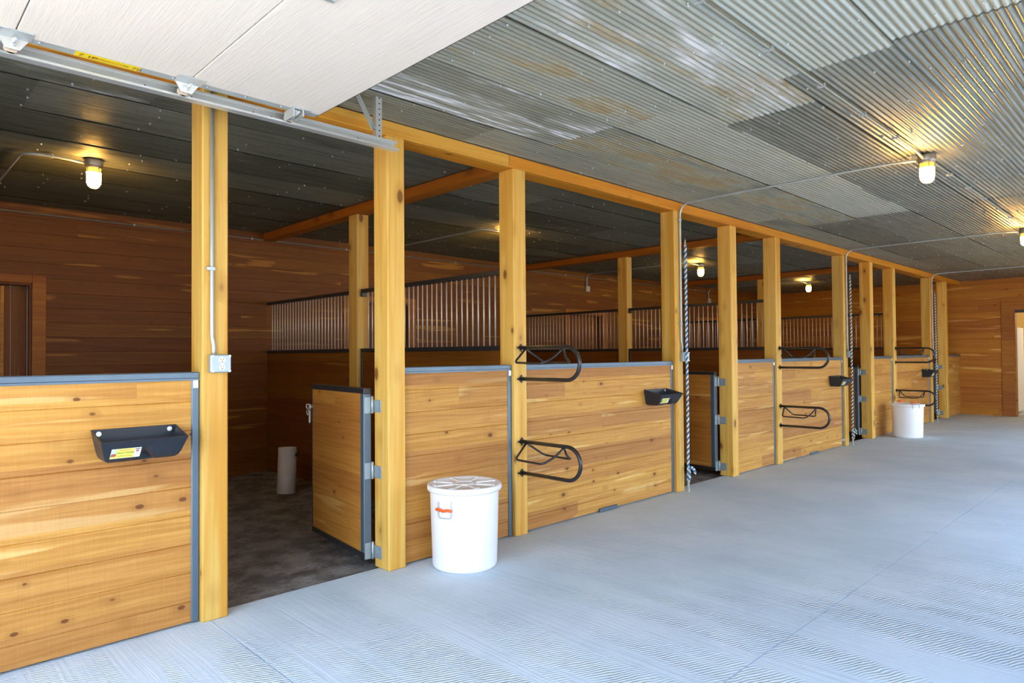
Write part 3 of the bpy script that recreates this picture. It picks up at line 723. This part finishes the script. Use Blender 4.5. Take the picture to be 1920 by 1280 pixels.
for x, y, l in LL:
    if l0 is None: l0 = make_lamp(); o = l0
    else: o = copy_tree(l0)
    o.location = (x, y, ZC - .006); tag(o, l, 'lamp', 'caged jar lights on the ceiling')

# ------------------------------------------------------------------ conduits
def conduit(name, pts, label, r=.0095, straps=(), rad=.12, group='galvanised conduits', mat='galvdull'):
    m = MB(); m.tube(fillet(pts, rad, 8), r, 10); o = m.build(name, M[mat])
    for (p, axis) in straps:
        s = MB(); x, y, z = p
        if axis == 'z': s.cbox(x - .026, x + .013, y - .011, y - .002 + .012, z - .009, z + .009, .002)
        elif axis == 'y': s.cbox(x - .013, x + .03, y - .009, y + .009, z - .011, z + .010, .002)
        else: s.cbox(x - .009, x + .009, y - .013, y + .03, z - .011, z + .010, .002)
        s.build('strap', M['galvdull'], o)
    return tag(o, label, 'conduit', group)
zc = ZC - .026
conduit('conduit', [(1.243, -.0105, 2.63), (1.243, -.0105, 1.40), (1.252, -.0105, 1.36), (1.252, -.0105, 1.312)], 'thin metal conduit down the post nearest the camera', straps=[((1.243, -.0105, 1.74), 'z')], rad=.03)
for n, l in enumerate(['metal conduit from the aisle ceiling down to the nearest rope post', 'metal conduit from the aisle ceiling down to the middle rope post', 'metal conduit from the aisle ceiling down to the farthest rope post']):
    x = 5.545 + P * n; lx = LL[4 + n][0]; ly = LL[4 + n][1]
    conduit('conduit', [(lx - .02, ly + .06, zc - .012), (lx - .02, ly + .25, zc), (x, -.4, zc), (x, -.0155, zc - .005), (x, -.0155, 1.42), (x + .015, -.0155, 1.38), (x + .015, -.0155, 1.312)], l, straps=[((x, -.0155, 2.56), 'z'), ((x, -.0155, 1.58), 'z')])
xs_ = [-.7, LL[4][0], LL[5][0], LL[6][0], XE]
for i in range(4):
    a = xs_[i] + (.06 if i else 0); b = xs_[i + 1] - (.06 if i < 3 else 0)
    conduit('conduit', [(a, -2.06, zc - (.012 if i else 0)), (a + .2, -2.06, zc), (b - .2, -2.055, zc), (b, -2.05, zc - (.012 if i < 3 else 0))], ['metal conduit along the aisle ceiling before the first aisle light', 'metal conduit along the aisle ceiling between the first two aisle lights', 'metal conduit along the far half of the aisle ceiling', 'last metal conduit along the aisle ceiling by the end wall'][i],
            straps=[((q, -2.06, zc), 'x') for q in [a + .62 * k for k in range(1, int((b - a) / .62))]], mat='conduitdull')
for n in range(4):
    lx, ly = LL[n][0], LL[n][1]
    conduit('conduit', [(lx - .06, ly, zc - .012), (lx - .25, ly, zc), (lx - .42, ly + .05, zc), (lx - .43, YW - .012, zc), (lx - .43, YW - .012, 2.5)], ['curved metal conduit from the lit light in the first stall', 'curved metal conduit from the lamp of the second stall', 'curved metal conduit from the lamp of the third stall', 'curved metal conduit from the lamp of the farthest stall'][n], straps=[((lx - .25, ly, zc), 'x')], rad=.2)
for n in range(4):
    a = LL[n - 1][0] - .43 if n else -.7; b = LL[n][0] - .43
    conduit('conduit', [(a + (.022 if n else 0), YW - .012, 2.5 if n else 2.655), (a + .022, YW - .012, 2.655), (b - .022, YW - .012, 2.655), (b - .022, YW - .012, 2.5)], 'thin metal conduit along the back wall of the %s' % ('first stall', 'first and second stalls', 'second and third stalls', 'third and fourth stalls')[n],
            straps=[((q, YW - .012, 2.655), 'x') for q in [a + 1.22 * k for k in range(1, int((b - a) / 1.22) + 1)]], rad=.08, group='conduits along the back wall', mat='conduitdark')
for n in range(1, 4):
    x = LL[n][0] - .43; m = MB(); m.cbox(x - .05, x + .05, YW - .045, YW - .001, 2.40, 2.50, .004)
    tag(m.build('junction_box', M['galvdull']), 'small metal junction box high on the back wall of the %s' % ('second stall', 'third stall', 'fourth stall')[n - 1], 'junction box', 'junction boxes on the back wall')

# outlet boxes
def make_outlet():
    r = empty('outlet_box')
    m = MB(); m.cbox(0, .098, -.036, 0, 0, .090, .006); m.build('box', M['zinc'], r)
    m = MB(); m.cbox(.002, .096, -.043, -.0365, .002, .088, .012); m.build('cover', M['zinc'], r)
    for (x, z) in ((.008, .008), (.090, .008), (.008, .082), (.090, .082)):
        m = MB(); m.cyl((x, -.040, z), (x, -.046, z), .0055, 8); m.build('screw', M['galv'], r)
    for z in (.028, .062):
        m = MB(); m.cyl((.052, -.043, z), (.052, -.0455, z), .0165, 20); o = m.build('socket', M['ivory'], r)
        s = MB(); s.box(.0445, .0465, -.0462, -.0454, z - .001, z + .008); s.box(.0575, .0595, -.0462, -.0454, z - .001, z + .008); s.cyl((.052, -.0462, z - .008), (.052, -.0454, z - .008), .003, 8)
        s.build('slots', M['darkslot'], o)
    return r
o0 = make_outlet(); o0.location = (1.228, -.0005, 1.224); tag(o0, 'square metal outlet box on the post nearest the camera', 'outlet', 'outlet boxes on the posts')
for n, l in enumerate(['nearest rope post', 'middle rope post', 'farthest rope post']):
    o = copy_tree(o0); o.location = (5.541 + P * n, -.0005, 1.222); tag(o, 'square metal outlet box on the ' + l, 'outlet', 'outlet boxes on the posts')

# ------------------------------------------------------------------ ropes
def make_rope(blue, tail=True):
    r = empty('rope'); z0, z1 = .17, 2.40; per = .05
    def path(z): return Vector((.004 * math.sin(z * 3.1), -.008 - .006 * math.sin((z - z0) / (z1 - z0) * PI), z))
    for s, mat, nmx in ((0, M['ropew'], 'white_strand'), (1, blue, 'blue_strand')):
        m = MB(); n = int((z1 - z0) / per * 8); pts = []
        for k in range(n + 1):
            z = z0 + (z1 - z0) * k / n; a = 2 * PI * (z - z0) / per + PI * s; pts.append(path(z) + Vector((.0062 * math.cos(a), .0062 * math.sin(a), 0)))
        m.tube(pts, .0076, 7)
        if tail:                                                  # doubled end and loose tail at the bottom
            for q, (P0, P1, P2) in enumerate((((0, -.022, .30), (.05, -.028, .32), (.105, -.026, .235)), ((.004, -.024, .30), (-.012, -.030, .24), (-.004, -.026, .175)))):
                pts = []
                for k in range(33):
                    t = k / 32; c = Vector(P0) * (1 - t) ** 2 + Vector(P1) * 2 * t * (1 - t) + Vector(P2) * t * t
                    a = 2 * PI * t * 2.6 + PI * s; pts.append(c + Vector((.0065 * math.cos(a), .0065 * math.sin(a), .003 * math.cos(a))))
                m.tube(pts, .0082, 7)
        m.build(nmx, mat, r)
    m = MB(); m.tube(fillet([(-.008, -.012, .175), (-.012, -.014, .14), (.0, -.016, .12), (.012, -.014, .14), (.008, -.012, .175)], .01), .004, 6)
    m.tube([(.009 * math.cos(k * PI / 6), -.016, .10 + .02 * math.sin(k * PI / 6)) for k in range(12)], .0035, 6, closed=True)
    m.tube([(0, -.016, .085), (0, -.014, .055)], .005, 8); m.build('snap_hook', M['galvdull'], r)
    m = MB(); m.tube(fillet([(0, -.008, 2.39), (.008, -.010, 2.42), (0, -.008, 2.445), (-.008, -.004, 2.42), (0, -.008, 2.39)], .01), .0028, 6); m.cyl((0, 0, 2.445), (0, -.014, 2.445), .004, 8); m.build('top_ring', M['galvdull'], r)
    return r
for n, (l, b) in enumerate([('nearest blue and white twisted rope, hanging on the post left of the second gate', M['ropeb']), ('middle twisted rope, hanging on the post beside the third feeder', M['ropet']), ('farthest twisted rope, hanging on the post beside the last feeder', M['ropet'])]):
    r = make_rope(b if n else M['ropeb']); r.location = (5.568 + P * n, -.046, -.075); tag(r, l, 'rope', 'twisted ropes hanging on the posts')

# ------------------------------------------------------------------ overhead door, track
GD = empty('garage_door', (0, 0, 0)); tag(GD, 'white sectional garage door raised flat under the ceiling', 'garage door')
GZ = 2.49; jx = [1.61, 1.0, .39, -.22, -.83]; gy0, gy1 = -3.72, -.42
for i in range(4):
    m = MB(); m.cbox(jx[i + 1] + .002, jx[i] - .002, gy0, gy1, GZ, GZ + .05, .003); m.build('door_section', M['garage'], GD)
for i in range(4):
    m = MB(); m.box(jx[i + 1] + .004, jx[i] - .004, gy1 + .0005, gy1 + .052, GZ + .002, GZ + .048)
    for q in ((.08, .55) if i == 1 else (.08, .25, .42, .55)): m.cyl((jx[i + 1] + q, gy1 + .018, GZ + .002), (jx[i + 1] + q, gy1 + .018, GZ - .004), .006, 8)
    m.build('end_stile', M['galvdull'], GD)
m = MB(); m.box(jx[0] - .001, jx[0] + .004, gy0, gy1 + .03, GZ + .004, GZ + .05); m.build('top_edge', M['black'], GD)
# warning sticker on the stile
st = MB(); st.box(.585, .812, gy1 + .004, gy1 + .051, GZ + .0005, GZ + .0018)
so = st.build('sticker', M['yellow'], GD)
sm = MB()
for k in range(14): sm.box(.632 + k * .009, .638 + k * .009, gy1 + .017, gy1 + .038, GZ, GZ + .0006)
sm.build('faint_print', M['inkf'], so)
for body, x in (('7 1P', .596), ('< 7I\u2022', .752)):
    cu = bpy.data.curves.new('handwriting', 'FONT'); cu.body = body; cu.size = .036; cu.extrude = .0002; cu.materials.append(M['ink'])
    t = text_mesh('handwriting', cu); COL.objects.link(t); t.parent = so; t.location = (x, gy1 + .040, GZ - .0004); t.rotation_euler = (PI, 0, 0)
# roller hinges at the joints
for x in (jx[1], jx[2], jx[3]):
    m = MB()
    m.cbox(x - .055, x + .055, gy1 - .05, gy1 + .034, GZ - .004, GZ, .001)
    m.add([(x - .05, gy1 + .03, GZ), (x + .05, gy1 + .03, GZ), (x + .022, gy1 + .036, GZ - .042), (x - .022, gy1 + .036, GZ - .042), (x - .05, gy1 + .034, GZ), (x + .05, gy1 + .034, GZ), (x + .022, gy1 + .040, GZ - .042), (x - .022, gy1 + .040, GZ - .042)],
          [(0, 1, 2, 3), (7, 6, 5, 4), (0, 4, 5, 1), (1, 5, 6, 2), (2, 6, 7, 3), (3, 7, 4, 0)])
    m.cyl((x, gy1 - .02, GZ - .022), (x, gy1 + .105, GZ - .022), .0065, 10)
    m.cyl((x, gy1 + .02, GZ - .022), (x, gy1 + .075, GZ - .022), .011, 10)
    h = m.build('roller_hinge', M['galv'], GD)
    m = MB(); m.cyl((x, gy1 + .082, GZ - .022), (x, gy1 + .104, GZ - .022), .022, 18); m.build('roller', M['nylon'], h)
    m = MB(); m.box(x + .012, x + .030, gy1 + .0405, gy1 + .042, GZ - .026, GZ - .012); m.build('hinge_slot', M['darkslot'], h)
x = 1.49; m = MB()
m.cbox(x - .03, x + .06, gy1 - .03, gy1 + .034, GZ - .004, GZ, .001)
m.box(x - .028, x - .022, gy1 - .02, gy1 + .075, GZ - .045, GZ); m.box(x + .02, x + .026, gy1 - .02, gy1 + .06, GZ - .035, GZ)
for q in (-.016, -.004, .008): m.cyl((x + q, gy1 - .01, GZ - .012), (x + q, gy1 + .085, GZ - .030), .006, 8)
m.cyl((x, gy1 + .0, GZ - .022), (x, gy1 + .105, GZ - .024), .0065, 10)
h = m.build('roller_bracket', M['galv'], GD)
m = MB(); m.cyl((x, gy1 + .082, GZ - .022), (x, gy1 + .104, GZ - .022), .022, 18); m.build('roller', M['nylon'], h)
for y in (-1.44, -2.5, -3.4):
    m = MB(); m.cbox(.955, 1.045, y - .03, y + .03, GZ - .004, GZ, .001); m.cyl((1.0, y - .03, GZ - .008), (1.0, y + .03, GZ - .008), .009, 10)
    m.cbox(1.03, 1.12, y - .012, y + .012, GZ - .012, GZ - .004, .002)
    m.build('section_hinge', M['galv'], GD)
TR = empty('door_track', (0, 0, 0)); tag(TR, 'galvanised door track hanging in front of the nearest two posts', 'track')
y0 = -.296; za, zb = 2.442, 2.494
m = MB(); m.box(-.7, 2.135, y0, y0 + .0025, za, zb); m.box(-.7, 2.135, y0 - .040, y0, za, za + .0025); m.box(-.7, 2.135, y0 - .028, y0, zb - .0025, zb)
m.box(-.7, 2.135, y0 - .042, y0 - .0395, za, za + .010); m.box(-.7, 2.135, y0 - .030, y0 - .0275, zb - .009, zb)
m.build('channel', M['galv'], TR)
m = MB()
for q in (.86, 1.05, 1.33, 1.42, 1.9): m.cyl((q, y0 - .0008, za + .027), (q, y0 + .003, za + .027), .0035, 8)
m.build('punched_hole', M['darkslot'], TR)
m = MB(); m.box(2.015, 2.018, y0 + .003, y0 + .038, za + .01, ZC - .014); m.box(2.018, 2.053, y0 + .003, y0 + .006, za + .01, ZC - .014)
for k in range(9): m.cyl((2.036, y0 + .0005, za + .04 + k * .03), (2.036, y0 + .0032, za + .04 + k * .03), .004, 6, 1)
m.build('hanger', [M['galv'], M['darkslot']], TR)
m = MB(); A, B = Vector((2.01, y0 + .02, 2.55)), Vector((1.90, y0 + .02, ZC - .014)); dd = (B - A).normalized()
Mx = Matrix.Translation(A) @ Vector((0, 0, 1)).rotation_difference(dd).to_matrix().to_4x4()
m.box(-.014, .014, -.0015, .0015, 0, (B - A).length, 0, Mx); m.box(-.0015, .0015, -.0015, .02, 0, (B - A).length, 0, Mx); m.build('brace', M['galvdull'], TR)
m = MB(); m.cyl((2.035, y0 - .004, 2.465), (2.035, y0 + .008, 2.465), .008, 6); m.cyl((2.006, y0 + .0, 2.552), (2.022, y0 + .03, 2.552), .006, 6); m.cyl((2.10, y0 - .004, 2.47), (2.10, y0 + .004, 2.47), .006, 6); m.build('bolt', M['galv'], TR)

# ------------------------------------------------------------------ light
SKY = 2.5
w = bpy.data.worlds.new('world'); C.world = w; w.use_nodes = True; nt = w.node_tree; nt.nodes.clear()
out = nt.nodes.new('ShaderNodeOutputWorld'); bg = nt.nodes.new('ShaderNodeBackground'); bg.inputs[1].default_value = SKY
tc = nt.nodes.new('ShaderNodeTexCoord'); sx = nt.nodes.new('ShaderNodeSeparateXYZ'); mr = nt.nodes.new('ShaderNodeMapRange'); mx = nt.nodes.new('ShaderNodeMix'); mx.data_type = 'RGBA'
mr.inputs[1].default_value = 0.; mr.inputs[2].default_value = .7
mx.inputs[6].default_value = (.80, .91, 1., 1); mx.inputs[7].default_value = (.40, .62, 1., 1)
nt.links.new(tc.outputs['Generated'], sx.inputs[0]); nt.links.new(sx.outputs[2], mr.inputs[0]); nt.links.new(mr.outputs[0], mx.inputs[0]); nt.links.new(mx.outputs[2], bg.inputs[0]); nt.links.new(bg.outputs[0], out.inputs[0])
s = bpy.data.lights.new('sun', 'SUN'); s.energy = 9.0; s.angle = .01; s.color = (1., .93, .82); so = bpy.data.objects.new('sun', s); COL.objects.link(so)
so.rotation_euler = Vector((.04, -.6, -.8)).to_track_quat('-Z', 'Y').to_euler()
l = bpy.data.lights.new('room_light', 'POINT'); l.energy = 20; l.shadow_soft_size = .1; l.color = (1., .88, .66); lo = bpy.data.objects.new('room_light', l); COL.objects.link(lo); lo.location = (18.4, -1.9, 2.45)

# ------------------------------------------------------------------ camera (solved from the photograph's vanishing lines)
cd = bpy.data.cameras.new('camera'); cam = bpy.data.objects.new('camera', cd); COL.objects.link(cam); C.camera = cam
cd.sensor_width = 36; cd.lens = 1253.04 / 1920 * 36; cd.clip_start = .05
R = Vector((.71714288, -.69688511, -.0075654)); U = Vector((-.00759488, -.01866947, .99979686)); F = Vector((.69688479, .71693974, .01868144))
cam.matrix_world = Matrix(((R.x, U.x, -F.x, 0.), (R.y, U.y, -F.y, -3.42508), (R.z, U.z, -F.z, 1.3055), (0, 0, 0, 1)))

C.view_settings.view_transform = 'Standard'; C.view_settings.look = 'None'; C.view_settings.gamma = 1; C.view_settings.exposure = 1.86; C.view_settings.use_curve_mapping = False
cy = C.cycles; cy.use_denoising = True; cy.max_bounces = 8; cy.diffuse_bounces = 5; cy.glossy_bounces = 4; cy.sample_clamp_indirect = 6; cy.caustics_reflective = False; cy.caustics_refractive = False
